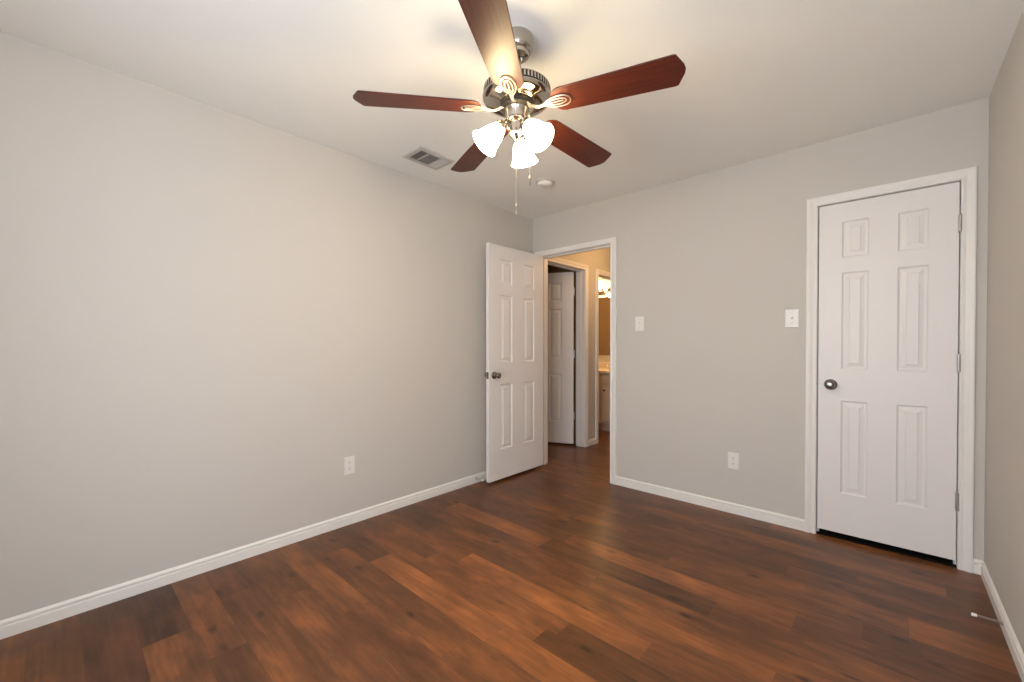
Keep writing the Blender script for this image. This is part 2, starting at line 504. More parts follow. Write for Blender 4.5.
# ------------------------------------------------------------------ door casings and jambs (trim)
CAS = [(0, 0), (0, 0.010), (0.004, 0.013), (0.013, 0.0125), (0.018, 0.0105), (0.024, 0.0115), (0.038, 0.0165), (0.050, 0.0175), (0.056, 0.016), (0.058, 0.012), (0.058, 0)]
def casing(bm, axis, a0, a1, ztop, plane, out, wl=0.058, wr=0.058, wt=0.058):
    """three mitred sides round an opening; axis 'x' or 'y'; out = +1/-1 normal direction"""
    def P(al, d, z):
        return (al, plane + out * d, z) if axis == 'x' else (plane + out * d, al, z)
    k = 1 / 0.058
    corners = []
    for o, d in CAS:
        corners.append([P(a0 - o * wl * k, d, 0), P(a0 - o * wl * k, d, ztop + o * wt * k), P(a1 + o * wr * k, d, ztop + o * wt * k), P(a1 + o * wr * k, d, 0)])
    V = [[bm.verts.new(c) for c in row] for row in corners]
    n = len(V)
    for i in range(n):
        j = (i + 1) % n
        for s in range(3):
            bm.faces.new((V[i][s], V[j][s], V[j][s + 1], V[i][s + 1]))
    bm.faces.new([V[i][0] for i in range(n)]); bm.faces.new([V[i][3] for i in range(n)][::-1])
def jamb(bm, axis, a0, a1, ztop, p0, p1, stop0=None, stop1=None):
    """lining of the opening plus door stop between depths stop0 and stop1"""
    t = 0.006
    def B(al0, al1, d0, d1, z0, z1):
        if axis == 'x': box(bm, al0, al1, d0, d1, z0, z1)
        else: box(bm, d0, d1, al0, al1, z0, z1)
    B(a0 - t, a0, p0, p1, 0, ztop + t); B(a1, a1 + t, p0, p1, 0, ztop + t); B(a0, a1, p0, p1, ztop, ztop + t)
    if stop0 is not None:
        s = 0.011
        B(a0, a0 + s, stop0, stop1, 0, ztop); B(a1 - s, a1, stop0, stop1, 0, ztop); B(a0 + s, a1 - s, stop0, stop1, ztop - s, ztop)
bm = bmesh.new()
casing(bm, 'x', EN[0] - 0.004, EN[1] + 0.004, EN[2] + 0.002, YB, -1, wl=0.058, wr=0.057, wt=0.047)
casing(bm, 'x', EN[0] - 0.004, EN[1] + 0.004, EN[2] + 0.002, YB2, 1)
jamb(bm, 'x', EN[0], EN[1], EN[2], YB - 0.001, YB2 + 0.001, YB + 0.040, YB + 0.075)
struct('trim_1', bm, M['trim'], 'white casing and jamb round the open doorway', 'door casing')
bm = bmesh.new()
casing(bm, 'x', CL[0] - 0.002, CL[1] + 0.002, CL[2] + 0.001, YB, -1, wl=0.057, wr=0.054, wt=0.0536)
jamb(bm, 'x', CL[0] - 0.0005, CL[1] + 0.0005, CL[2], YB - 0.001, YB2 + 0.001, YB + 0.042, YB + 0.075)
struct('trim_2', bm, M['trim'], 'white casing round the closed closet door', 'door casing')
bm = bmesh.new()
casing(bm, 'y', HD[0] - 0.004, HD[1] + 0.004, HD[2] + 0.002, XHL, 1)
jamb(bm, 'y', HD[0], HD[1], HD[2], XH2 - 0.001, XHL + 0.001, XHL - 0.075, XHL - 0.045)
struct('trim_3', bm, M['trim'], 'white casing round the half open door in the hall', 'door casing')
bm = bmesh.new()
casing(bm, 'y', BD[0] - 0.004, BD[1] + 0.004, BD[2] + 0.002, XHL, 1)
jamb(bm, 'y', BD[0], BD[1], BD[2], XH2 - 0.001, XHL + 0.001, XHL - 0.075, XHL - 0.045)
struct('trim_4', bm, M['trim'], 'white casing round the bathroom doorway', 'door casing')

# ------------------------------------------------------------------ six panel doors
def door_leaf(w, z0, z1, t):
    """leaf: x 0..w, y 0..t, z z0..z1, six moulded panels on both faces"""
    bm = bmesh.new()
    m = 0.187 * w                         # stile width
    pw = 0.208 * w
    px = [0, m, m + pw, w - m - pw, w - m, w]
    pz = [z0, 0.280, 0.845, 1.035, 1.62, 1.71, 1.928, z1]
    rings = [(0.0, 0.0), (0.004, 0.0050), (0.009, 0.0085), (0.018, 0.0085), (0.036, 0.0040), (0.0385, 0.0010)]
    for side in (0, 1):
        def Y(d): return d if side == 0 else t - d
        grid = {}
        def V(x, z):
            k = (round(x, 5), round(z, 5))
            if k not in grid: grid[k] = bm.verts.new((x, Y(0), z))
            return grid[k]
        for i in range(5):
            for j in range(7):
                xa, xb, za, zb = px[i], px[i + 1], pz[j], pz[j + 1]
                if i in (1, 3) and j in (1, 3, 5):
                    prev = [V(xa, za), V(xb, za), V(xb, zb), V(xa, zb)]
                    for o, d in rings[1:]:
                        cur = [bm.verts.new((x, Y(d), z)) for x, z in ((xa + o, za + o), (xb - o, za + o), (xb - o, zb - o), (xa + o, zb - o))]
                        for k in range(4):
                            bm.faces.new((prev[k], prev[(k + 1) % 4], cur[(k + 1) % 4], cur[k]))
                        prev = cur
                    bm.faces.new(prev)
                else:
                    bm.faces.new((V(xa, za), V(xb, za), V(xb, zb), V(xa, zb)))
        if side == 0: g0 = dict(grid)
        else: g1 = dict(grid)
    def edge(keys):
        for a, c in zip(keys, keys[1:]):
            bm.faces.new((g0[a], g0[c], g1[c], g1[a]))
    R_ = lambda v: round(v, 5)
    edge([(R_(x), R_(z0)) for x in px]); edge([(R_(x), R_(z1)) for x in px])
    edge([(R_(0), R_(z)) for z in pz]); edge([(R_(w), R_(z)) for z in pz])
    return bm

def knob(parent, x, z, y, out, label='satin nickel round door knob'):
    """knob on a face at y looking along out (+1/-1 in local y)"""
    mt = Matrix.Translation((x, y, z)) @ Matrix.Rotation(PI / 2 if out < 0 else -PI / 2, 4, 'X')
    bm = bmesh.new()
    lathe(bm, [(0, 0.020), (0.011, 0.020), (0.0115, 0.032), (0.017, 0.036), (0.0235, 0.042), (0.0265, 0.050), (0.0255, 0.058), (0.021, 0.0635), (0.012, 0.066), (0, 0.0665)], 32, mt)
    k = link_mesh('door_knob', bm, M['knob'], parent, smooth=True)
    k['label'] = label
    bm = bmesh.new()
    lathe(bm, [(0, 0.0), (0.033, 0.0), (0.033, 0.004), (0.029, 0.008), (0.018, 0.011), (0.0125, 0.020), (0, 0.020)], 32, mt)
    link_mesh('rosette', bm, M['knob'], k, smooth=True)

def latch(parent, x, z, t, d):
    bm = bmesh.new()
    box(bm, min(x, x + d * 0.0015), max(x, x + d * 0.0015), t / 2 - 0.0125, t / 2 + 0.0125, z - 0.029, z + 0.029)
    lp = link_mesh('latch_plate', bm, M['knob'], parent)
    bm = bmesh.new()
    box(bm, min(x, x + d * 0.010), max(x, x + d * 0.010), t / 2 - 0.006, t / 2 + 0.006, z - 0.008, z + 0.008)
    link_mesh('latch_bolt', bm, M['knob'], lp)

def hinge(parent, x, y, z, leafdir, mat=None):
    """knuckle at (x, y) plus a leaf let into the door edge"""
    bm = bmesh.new()
    for k in range(5):
        z0 = z - 0.046 + k * 0.0186
        mt = Matrix.Translation((x, y, z0))
        lathe(bm, [(0, 0), (0.0066, 0), (0.0066, 0.0176), (0, 0.0176)], 14, mt)
    lathe(bm, [(0, 0), (0.004, 0.001), (0.0035, 0.004), (0, 0.006)], 12, Matrix.Translation((x, y, z + 0.047)))
    box(bm, min(x, x + leafdir * 0.008), max(x, x + leafdir * 0.008), y + 0.004, y + 0.016, z - 0.046, z + 0.047)
    link_mesh('hinge', bm, mat or M['hinge'], parent, smooth=True)

TH = 0.035
HZ = (1.82, 1.085, 0.355)
# closet door, closed
w = 0.595
d1 = link_mesh('door_1', door_leaf(w, 0.037, 2.040, TH), M['door'], loc=(-0.3375, YB + 0.004, 0))
props(d1, 'closed white six panel closet door with dark gap beneath', 'door', None, 'structure')
knob(d1, 0.062, 0.94, 0, -1, 'round satin nickel knob on the closet door')
latch(d1, 0, 0.94, TH, -1)
for z in HZ: hinge(d1, w + 0.003, -0.016, z, -1)
# entry door, swung open against the left wall
w = 0.735
d2 = link_mesh('door_2', door_leaf(w, 0.024, 2.048, TH), M['door'], loc=(-2.533, YB - 0.022, 0), rot=(0, 0, -PI / 2))
props(d2, 'white six panel bedroom door standing open against the left wall', 'door', None, 'structure')
knob(d2, w - 0.062, 0.93, TH, 1, 'round nickel knob on the open door')
knob(d2, w - 0.062, 0.93, 0, -1, 'round nickel knob on the wall side of the open door')
latch(d2, w, 0.93, TH, 1)
for z in HZ: hinge(d2, -0.004, -0.003, z, 1)
# door in the hall, swung into the dark room
w = 0.735
d3 = link_mesh('door_3', door_leaf(w, 0.024, 2.052, TH), M['door'], loc=(XH2 - 0.028, HD[1] - 0.006, 0), rot=(0, 0, PI + math.radians(22)))
props(d3, 'white six panel hall door standing half open into a dark room', 'door', None, 'structure')
for z in HZ: hinge(d3, -0.006, -0.003, z, 1)
knob(d3, w - 0.062, 0.93, TH, 1); knob(d3, w - 0.062, 0.93, 0, -1)

# ------------------------------------------------------------------ window behind the camera and the added side window
def window(name, W_, axis, label):
    a0, a1, z0, z1 = W_
    def B(bm, u0, u1, d0, d1, c, d, bev=0.0):      # d measured outwards from the room face
        if axis == 'x': box(bm, u0, u1, REAR - d1, REAR - d0, c, d, bev)
        else: box(bm, XR + d0, XR + d1, u0, u1, c, d, bev)
    fw = 0.045
    m = (a0 + a1) / 2
    bm = bmesh.new()
    for p, q, c, d in ((a0, a1, z0, z0 + fw), (a0, a1, z1 - fw, z1), (a0, a0 + fw, z0 + fw, z1 - fw), (a1 - fw, a1, z0 + fw, z1 - fw), (m - 0.025, m + 0.025, z0 + fw, z1 - fw)):
        B(bm, p, q, 0.035, 0.085, c, d)
    win = struct(name, bm, M['trim'], label, 'window')
    for p, q in ((a0 + fw, m - 0.025), (m + 0.025, a1 - fw)):
        bm = bmesh.new(); B(bm, p, q, 0.058, 0.062, z0 + fw, z1 - fw)
        link_mesh('window_pane', bm, M['pane'], win)
    bm = bmesh.new(); B(bm, a0 - 0.04, a1 + 0.04, -0.03, 0.035, z0 - 0.02, z0, 0.003)
    link_mesh('window_sill', bm, M['trim'], win)
window('window_1', WIN, 'x', 'white framed sliding window behind the camera')
window('window_2_added', ADDED_WIN, 'y', 'added unseen white framed sliding window in the right wall')

# ------------------------------------------------------------------ ceiling fan
FX, FY = -1.145, 1.2834
FZ = 2.1475
fan = thing('ceiling_fan', 'brushed nickel ceiling fan with five cherry wood blades and three lit shades', 'ceiling fan', (FX, FY, H))
def fz(z): return z - H
def fpart(name, prof, mat, parent=fan, n=48):
    bm = bmesh.new(); lathe(bm, [(r, fz(z)) for r, z in prof], n)
    return link_mesh(name, bm, mat, parent, smooth=True)
fpart('canopy', [(0, 2.44), (0.067, 2.44), (0.068, 2.428), (0.066, 2.424), (0.066, 2.405), (0.064, 2.392), (0.056, 2.380), (0.050, 2.377), (0.047, 2.366), (0.038, 2.360), (0.024, 2.358), (0.022, 2.364), (0.018, 2.372), (0, 2.372)], M['nickel'])
fpart('downrod', [(0, 2.37), (0.0125, 2.37), (0.0125, 2.265), (0, 2.265)], M['nickel'])
fpart('coupling', [(0, 2.285), (0.020, 2.285), (0.024, 2.275), (0.026, 2.252), (0.036, 2.244), (0, 2.244)], M['nickel'])
motor = fpart('motor_housing', [(0, 2.246), (0.060, 2.246), (0.105, 2.243), (0.128, 2.238), (0.137, 2.232), (0.137, 2.229), (0.133, 2.227), (0.133, 2.205), (0.138, 2.203), (0.142, 2.198), (0.141, 2.192), (0.133, 2.183), (0.116, 2.175), (0.094, 2.170), (0.072, 2.168), (0, 2.168)], M['polished'], n=72)
bm = bmesh.new()                          # cooling fins round the rim
for i in range(60):
    a = 2 * PI * i / 60
    vv = []
    for r in (0.1335, 0.1385):
        for s in (-0.0032, 0.0032):
            for z in (fz(2.206), fz(2.227)):
                vv.append(bm.verts.new((r * math.cos(a) - s * math.sin(a), r * math.sin(a) + s * math.cos(a), z)))
    for f in ((0, 1, 3, 2), (4, 6, 7, 5), (0, 4, 5, 1), (2, 3, 7, 6), (0, 2, 6, 4), (1, 5, 7, 3)):
        bm.faces.new([vv[i_] for i_ in f])
link_mesh('vent_fins', bm, M['nickel'], motor)
fpart('vent_band', [(0.1334, 2.206), (0.1345, 2.206), (0.1345, 2.227), (0.1334, 2.227)], M['duct'], motor)
fpart('flywheel', [(0, 2.169), (0.070, 2.169), (0.072, 2.164), (0.070, 2.152), (0.062, 2.150), (0, 2.150)], M['black'])
fpart('switch_housing', [(0, 2.150), (0.050, 2.150), (0.051, 2.146), (0.0485, 2.142), (0.047, 2.108), (0.050, 2.104), (0.050, 2.099), (0.044, 2.094), (0.030, 2.090), (0, 2.090)], M['nickel'])
kit = fpart('light_kit_hub', [(0, 2.092), (0.030, 2.092), (0.032, 2.084), (0.030, 2.074), (0.033, 2.066), (0.033, 2.048), (0.028, 2.038), (0.016, 2.030), (0.010, 2.020), (0.012, 2.012), (0.008, 2.004), (0, 2.002)], M['nickel'])

TH0 = 0.2872
PITCH = -0.1807
RT, CUT, WB, DROOP = 0.643, 0.0274, 0.1419, 0.0174 / 0.643
# blade: local x radial, y across, z up
def blade_bm():
    bm = bmesh.new()
    hw, rw = WB / 2, WB / 2 * 0.86
    r0 = 0.148
    pts = []
    for k in range(9):                    # rounded root
        a = PI / 2 + PI * k / 8
        pts.append((r0 + 0.045 + 0.045 * math.cos(a), rw * math.sin(a) * (1 - 0.10 * abs(math.cos(a)))))
    outline = pts + [(RT - CUT - 0.01, -hw), (RT - CUT, -hw + 0.003), (RT - 0.004, -0.020), (RT, 0), (RT - 0.004, 0.020), (RT - CUT, hw - 0.003), (RT - CUT - 0.01, hw)]
    th = 0.0055
    b0 = [bm.verts.new((x, y, 0)) for x, y in outline]
    b1 = [bm.verts.new((x, y, th)) for x, y in outline]
    bm.faces.new(b0[::-1]); bm.faces.new(b1)
    n = len(outline)
    for i in range(n):
        bm.faces.new((b0[i], b0[(i + 1) % n], b1[(i + 1) % n], b1[i]))
    bmesh.ops.bevel(bm, geom=[e for e in bm.edges if abs(e.verts[0].co.z - e.verts[1].co.z) < 1e-6], offset=0.0012, segments=1, affect='EDGES')
    return bm
def loop_pts(ra, rb, w_, z, n=28):
    out = []
    for k in range(n):
        t = 2 * PI * k / n
        x = (ra + rb) / 2 - (rb - ra) / 2 * math.cos(t)
        y = w_ * math.sin(t) * (0.80 + 0.20 * -math.cos(t))
        out.append((x, y, z))
    return out
def iron_bm():
    bm = bmesh.new()
    z = -0.0045
    tube(bm, loop_pts(0.120, 0.230, 0.034, z), 0.0027, 8, True, 0.8)
    tube(bm, loop_pts(0.126, 0.212, 0.0175, z), 0.0023, 8, True, 0.8)
    tube(bm, [(0.124, 0, z), (0.15, 0, z), (0.18, 0, z), (0.200, 0, z)], [0.0035, 0.0024, 0.002, 0.0015], 8, False, 0.8)
    return bm
def iron_arm_bm():
    bm = bmesh.new()
    tube(bm, [(0.052, 0, 0.0085), (0.066, 0, 0.0065), (0.080, 0, -0.002), (0.098, 0, -0.0075), (0.115, 0, -0.006), (0.132, 0, -0.0045)],
         [0.0075, 0.009, 0.0085, 0.0075, 0.0085, 0.0095], 10, False, 0.6)
    return bm
bl0 = link_mesh('blade', blade_bm(), M['blade'], fan)
ir0 = link_mesh('blade_iron', iron_bm(), M['iron'], bl0, smooth=True)
ar0 = link_mesh('iron_arm', iron_arm_bm(), M['iron'], bl0, smooth=True)
for k in range(5):
    if k == 0: b_, i_, a_ = bl0, ir0, ar0
    else:
        b_ = bl0.copy(); COL.objects.link(b_); b_.parent = fan
        i_ = ir0.copy(); COL.objects.link(i_); i_.parent = b_
        a_ = ar0.copy(); COL.objects.link(a_); a_.parent = b_
    # mesh pitch about the radial axis, droop along it
    mt = Matrix.Translation((0, 0, fz(FZ))) @ Matrix.Rotation(TH0 + k * 2 * PI / 5 - math.radians((0, 1.0, 0, 0, 2.6)[k]), 4, 'Z') @ Matrix.Rotation(DROOP, 4, 'Y') @ Matrix.Rotation(PITCH, 4, 'X')
    b_.matrix_local = mt

# three bell shades, 120 degrees apart
view_az = PI / 2 + 0.74087                # azimuth of the camera's forward direction
TILT = math.radians(42)
def shade_bm():
    bm = bmesh.new()
    o = [(0.0240, 0.0), (0.0250, 0.006), (0.0300, 0.018), (0.0380, 0.036), (0.0430, 0.056), (0.0470, 0.077), (0.0530, 0.094), (0.0590, 0.103)]
    i_ = [(r - 0.003, z) for r, z in o[::-1]]
    lathe(bm, o + i_, 40, None, True)
    return bm
def cup_bm():
    bm = bmesh.new()
    lathe(bm, [(0, -0.030), (0.010, -0.030), (0.012, -0.022), (0.021, -0.016), (0.0265, -0.006), (0.0275, 0.008), (0.0255, 0.010), (0.0245, 0.006), (0.018, -0.004), (0, -0.008)], 32)
    return bm
def bulb_bm():
    bm = bmesh.new()
    lathe(bm, [(0, -0.006), (0.012, -0.006), (0.013, 0.010), (0.018, 0.026), (0.0225, 0.042), (0.0215, 0.056), (0.014, 0.067), (0, 0.071)], 24)
    return bm
sh0 = cu0 = bu0 = None
for k, da in enumerate((-16, -132, 105)):
    az = view_az + math.radians(da)
    e = Vector((math.cos(az), math.sin(az), 0))
    axis = (e * math.sin(TILT) - Vector((0, 0, 1)) * math.cos(TILT)).normalized()
    base_ = Vector((0, 0, fz((2.062, 2.070, 2.070)[k]))) + e * (0.056, 0.056, 0.069)[k]
    q = axis.to_track_quat('Z', 'Y')
    mt = Matrix.Translation(base_) @ q.to_matrix().to_4x4()
    if sh0 is None:
        cu = cu0 = link_mesh('shade_fitter', cup_bm(), M['nickel'], fan, smooth=True)
        sh = sh0 = link_mesh('glass_shade', shade_bm(), M['shade'], cu, smooth=True)
        bu = bu0 = link_mesh('light_bulb', bulb_bm(), M['bulb'], cu, smooth=True)
    else:
        cu = cu0.copy(); COL.objects.link(cu); cu.parent = fan
        sh = sh0.copy(); COL.objects.link(sh); sh.parent = cu
        bu = bu0.copy(); COL.objects.link(bu); bu.parent = cu
    cu.matrix_local = mt
    bm = bmesh.new()
    tube(bm, [Vector((0, 0, fz(2.068))) + e * 0.026, Vector((0, 0, fz(2.070))) + e * 0.038, base_ - axis * 0.026], 0.0075, 10)
    link_mesh('light_arm', bm, M['nickel'], fan, smooth=True)
    ld = bpy.data.lights.new('fan_bulb_light', 'POINT')
    ld.energy = FAN_BULB; ld.color = (1.0, 0.80, 0.58); ld.shadow_soft_size = 0.03
    lo = bpy.data.objects.new('fan_bulb_light', ld); COL.objects.link(lo)
    lo.location = Vector((FX, FY, H)) + base_ + axis * 0.088

def chain(name, x, y, ztop, zbot, mat, plen):
    bm = bmesh.new()
    n = int((ztop - zbot) / 0.0048)
    for i in range(n):
        z = ztop - (i + 0.5) * (ztop - zbot) / n
        lathe(bm, [(0, z + 0.0014), (0.0008, z + 0.0006), (0.0008, z - 0.0006), (0, z - 0.0014)], 6, Matrix.Translation((x, y, -H)))
    tube(bm, [(x, y, fz(ztop)), (x, y, fz(zbot))], 0.0006, 5)
    c = link_mesh(name, bm, M['nickel'], fan)
    bm = bmesh.new()
    lathe(bm, [(0, zbot), (0.0018, zbot - 0.003), (0.0026, zbot - plen * 0.35), (0.0032, zbot - plen * 0.8), (0.0022, zbot - plen), (0, zbot - plen)], 12, Matrix.Translation((x, y, -H)))
    link_mesh('chain_pendant', bm, mat, c, smooth=True)
rv = Vector((math.cos(0.74087), math.sin(0.74087)))
p1 = rv * 0.052 + Vector((-0.675, 0.738)) * 0.0
p2 = rv * -0.004 + Vector((-0.675, 0.738)) * 0.045
chain('pull_chain', p1.x, p1.y, 2.100, 1.882, M['knob'], 0.042)
chain('pull_chain', p2.x, p2.y, 2.100, 1.780, M['nickel'], 0.042)

# ------------------------------------------------------------------ ceiling vent and smoke detector
vx0, vx1, vy0, vy1 = -2.412, -2.200, 1.548, 1.838
vent = thing('ceiling_vent', 'white rectangular air register with dark louvers in the ceiling', 'air vent', ((vx0 + vx1) / 2, (vy0 + vy1) / 2, H))
hx, hy = (vx1 - vx0) / 2, (vy1 - vy0) / 2
bm = bmesh.new()
rim = 0.034
prof = [(0, 0), (0, -0.004), (0.008, -0.009), (rim, -0.009), (rim, -0.004), (rim, 0)]
Vv = [[bm.verts.new(c) for c in ((-hx + o, -hy + o, z), (hx - o, -hy + o, z), (hx - o, hy - o, z), (-hx + o, hy - o, z))] for o, z in prof]
for a, c in zip(Vv, Vv[1:]):
    for k in range(4): bm.faces.new((a[k], a[(k + 1) % 4], c[(k + 1) % 4], c[k]))
link_mesh('frame', bm, M['vent'], vent)
bm = bmesh.new(); box(bm, -hx + rim, hx - rim, -hy + rim, hy - rim, -0.0012, -0.0004)
link_mesh('backing', bm, M['duct'], vent)
ix, iy = hx - rim, hy - rim
def slat(bm, c, d, half, tilt, depth=0.010, th=0.0010):
    """thin slat centred c running along d (unit xy), tilted about d"""
    d = Vector(d); s = Vector((-d.y, d.x, 0))
    a = s * math.cos(tilt) + Vector((0, 0, 1)) * math.sin(tilt)
    nn = d.cross(a)
    c = Vector(c)
    vv = [bm.verts.new(c + d * half * i + a * depth / 2 * j + nn * th / 2 * k) for i in (-1, 1) for j in (-1, 1) for k in (-1, 1)]
    for f in ((0, 1, 3, 2), (4, 6, 7, 5), (0, 4, 5, 1), (2, 3, 7, 6), (0, 2, 6, 4), (1, 5, 7, 3)):
        bm.faces.new([vv[i] for i in f])
y_a, y_b = -iy + 0.066, iy - 0.060
for ys, ye, kind in ((-iy, y_a - 0.004, 'near'), (y_a + 0.004, y_b - 0.004, 'mid'), (y_b + 0.004, iy, 'far')):
    bm = bmesh.new()
    if kind == 'mid':
        n = 12
        for i in range(n): slat(bm, (-ix + (i + 0.5) * 2 * ix / n, (ys + ye) / 2, -0.0052), (0, 1, 0), (ye - ys) / 2, math.radians(52))
    else:
        n = max(5, int((ye - ys) / 0.0105))
        tl = math.radians(50 if kind == 'near' else -40)
        for i in range(n): slat(bm, (0, ys + (i + 0.5) * (ye - ys) / n, -0.0052), (1, 0, 0), ix, tl)
    link_mesh('louvers', bm, M['vent'], vent)
for yy in (y_a, y_b):
    bm = bmesh.new(); box(bm, -ix, ix, yy - 0.004, yy + 0.004, -0.009, -0.0012)
    link_mesh('divider_bar', bm, M['vent'], vent)

det = thing('smoke_detector', 'round white smoke detector on the ceiling beyond the fan', 'smoke detector', (-1.975, 2.535, H))
bm = bmesh.new(); lathe(bm, [(0, 0), (0.070, 0), (0.071, -0.006), (0.069, -0.010), (0.064, -0.011), (0, -0.011)], 40)
link_mesh('mounting_base', bm, M['vent'], det, smooth=True)
bm = bmesh.new(); lathe(bm, [(0, -0.011), (0.060, -0.011), (0.062, -0.015), (0.061, -0.024), (0.055, -0.032), (0.040, -0.037), (0.036, -0.0345), (0.032, -0.0345), (0.028, -0.038), (0, -0.039)], 40)
link_mesh('cover', bm, M['trim'], det, smooth=True)
bm = bmesh.new(); lathe(bm, [(0, -0.039), (0.007, -0.039), (0.006, -0.041), (0, -0.0415)], 16, Matrix.Translation((0.012, -0.012, 0.0)))
link_mesh('test_button', bm, M['vent'], det, smooth=True)

# ------------------------------------------------------------------ switches and outlets (local y = out of the wall towards -y)
def plate_bm(w_, h_):
    bm = bmesh.new()
    box(bm, -w_ / 2, w_ / 2, -0.0055, 0, -h_ / 2, h_ / 2, 0.0018)
    return bm
def screw(parent, z):
    bm = bmesh.new()
    lathe(bm, [(0, 0), (0.0032, 0), (0.0030, 0.0009), (0, 0.0011)], 14, Matrix.Translation((0, -0.0055, z)) @ Matrix.Rotation(PI / 2, 4, 'X'))
    link_mesh('screw', bm, M['vent'], parent, smooth=True)
def switch(x, z, label, w_=0.073):
    t = thing('light_switch', label, 'light switch', (x, YB, z), group='wall switches')
    link_mesh('wall_plate', plate_bm(w_, 0.115), M['plastic'], t)
    bm = bmesh.new(); box(bm, -0.0055, 0.0055, -0.0062, -0.0050, -0.0125, 0.0125)
    link_mesh('toggle_slot', bm, M['trim'], t)
    bm = bmesh.new()
    vv = [bm.verts.new(c) for c in ((-0.004, -0.005, -0.006), (0.004, -0.005, -0.006), (0.004, -0.005, 0.008), (-0.004, -0.005, 0.008),
                                    (-0.0032, -0.018, 0.006), (0.0032, -0.018, 0.006), (0.0032, -0.017, 0.012), (-0.0032, -0.017, 0.012))]
    for f in ((0, 1, 2, 3), (4, 5, 6, 7), (0, 1, 5, 4), (1, 2, 6, 5), (2, 3, 7, 6), (3, 0, 4, 7)): bm.faces.new([vv[i] for i in f])
    link_mesh('toggle', bm, M['plastic'], t)
    screw(t, 0.030); screw(t, -0.030)
switch(-1.517, 1.360, 'white toggle light switch just right of the open doorway')
switch(-0.4765, 1.355, 'white toggle light switch beside the closet door casing')
def outlet(loc, rz, label):
    t = thing('wall_outlet', label, 'outlet', loc, (0, 0, rz), group='wall outlets')
    link_mesh('wall_plate', plate_bm(0.070, 0.115), M['plastic'], t)
    for s in (-1, 1):
        bm = bmesh.new()
        n = 24
        vv0, vv1 = [], []
        for i in range(n):
            a = 2 * PI * i / n
            x, z = 0.0172 * math.cos(a), max(-0.0125, min(0.0125, 0.0172 * math.sin(a)))
            vv0.append(bm.verts.new((x, -0.0050, z + s * 0.0195))); vv1.append(bm.verts.new((x, -0.0072, z + s * 0.0195)))
        bm.faces.new(vv1)
        for i in range(n): bm.faces.new((vv0[i], vv0[(i + 1) % n], vv1[(i + 1) % n], vv1[i]))
        so = link_mesh('socket', bm, M['plastic'], t)
        bm = bmesh.new()
        for xx, hh in ((-0.0063, 0.0042), (0.0063, 0.0034)):
            box(bm, xx - 0.0012, xx + 0.0012, -0.0075, -0.0070, s * 0.0195 + 0.0025 - hh, s * 0.0195 + 0.0025 + hh)
        lathe(bm, [(0, 0), (0.0024, 0), (0.0024, 0.0005), (0, 0.0005)], 12, Matrix.Translation((0, -0.0070, s * 0.0195 - 0.0075)) @ Matrix.Rotation(PI / 2, 4, 'X'))
        link_mesh('socket_slots', bm, M['slot'], so)
    screw(t, 0)
outlet((XL, 1.295, 0.390), PI / 2, 'white duplex outlet low on the left wall')
outlet((-0.8167, YB, 0.370), 0, 'white duplex outlet low on the back wall between the doors')

# ------------------------------------------------------------------ spring door stops on the baseboards (local x = out of the wall)
def door_stop(loc, rz, label, L_=0.088):
    t = thing('door_stop', label, 'door stop', loc, (0, 0, rz), group='spring door stops')
    mt = Matrix.Rotation(PI / 2, 4, 'Y')
    bm = bmesh.new(); lathe(bm, [(0, 0), (0.0095, 0), (0.0095, 0.003), (0.006, 0.007), (0.0045, 0.010), (0, 0.010)], 18, mt)
    link_mesh('base_cap', bm, M['steel'], t, smooth=True)
    bm = bmesh.new()
    N = 200
    tube(bm, [(0.008 + (L_ - 0.022) * i / N, 0.0045 * math.cos(i * 2 * PI / 10), 0.0045 * math.sin(i * 2 * PI / 10)) for i in range(N + 1)], 0.0011, 5, up=Vector((1, 0, 0)))
    link_mesh('spring', bm, M['steel'], t, smooth=True)
    bm = bmesh.new(); lathe(bm, [(0, L_ - 0.016), (0.0062, L_ - 0.016), (0.0068, L_ - 0.008), (0.0066, L_ - 0.002), (0.005, L_), (0, L_)], 18, mt)
    link_mesh('rubber_tip', bm, M['rubber'], t, smooth=True)
door_stop((XR - 0.0125, 2.605, 0.040), PI, 'spring door stop with white tip on the right baseboard')
door_stop((XL + 0.0125, 2.42, 0.040), 0, 'spring door stop on the left baseboard beside the open door')

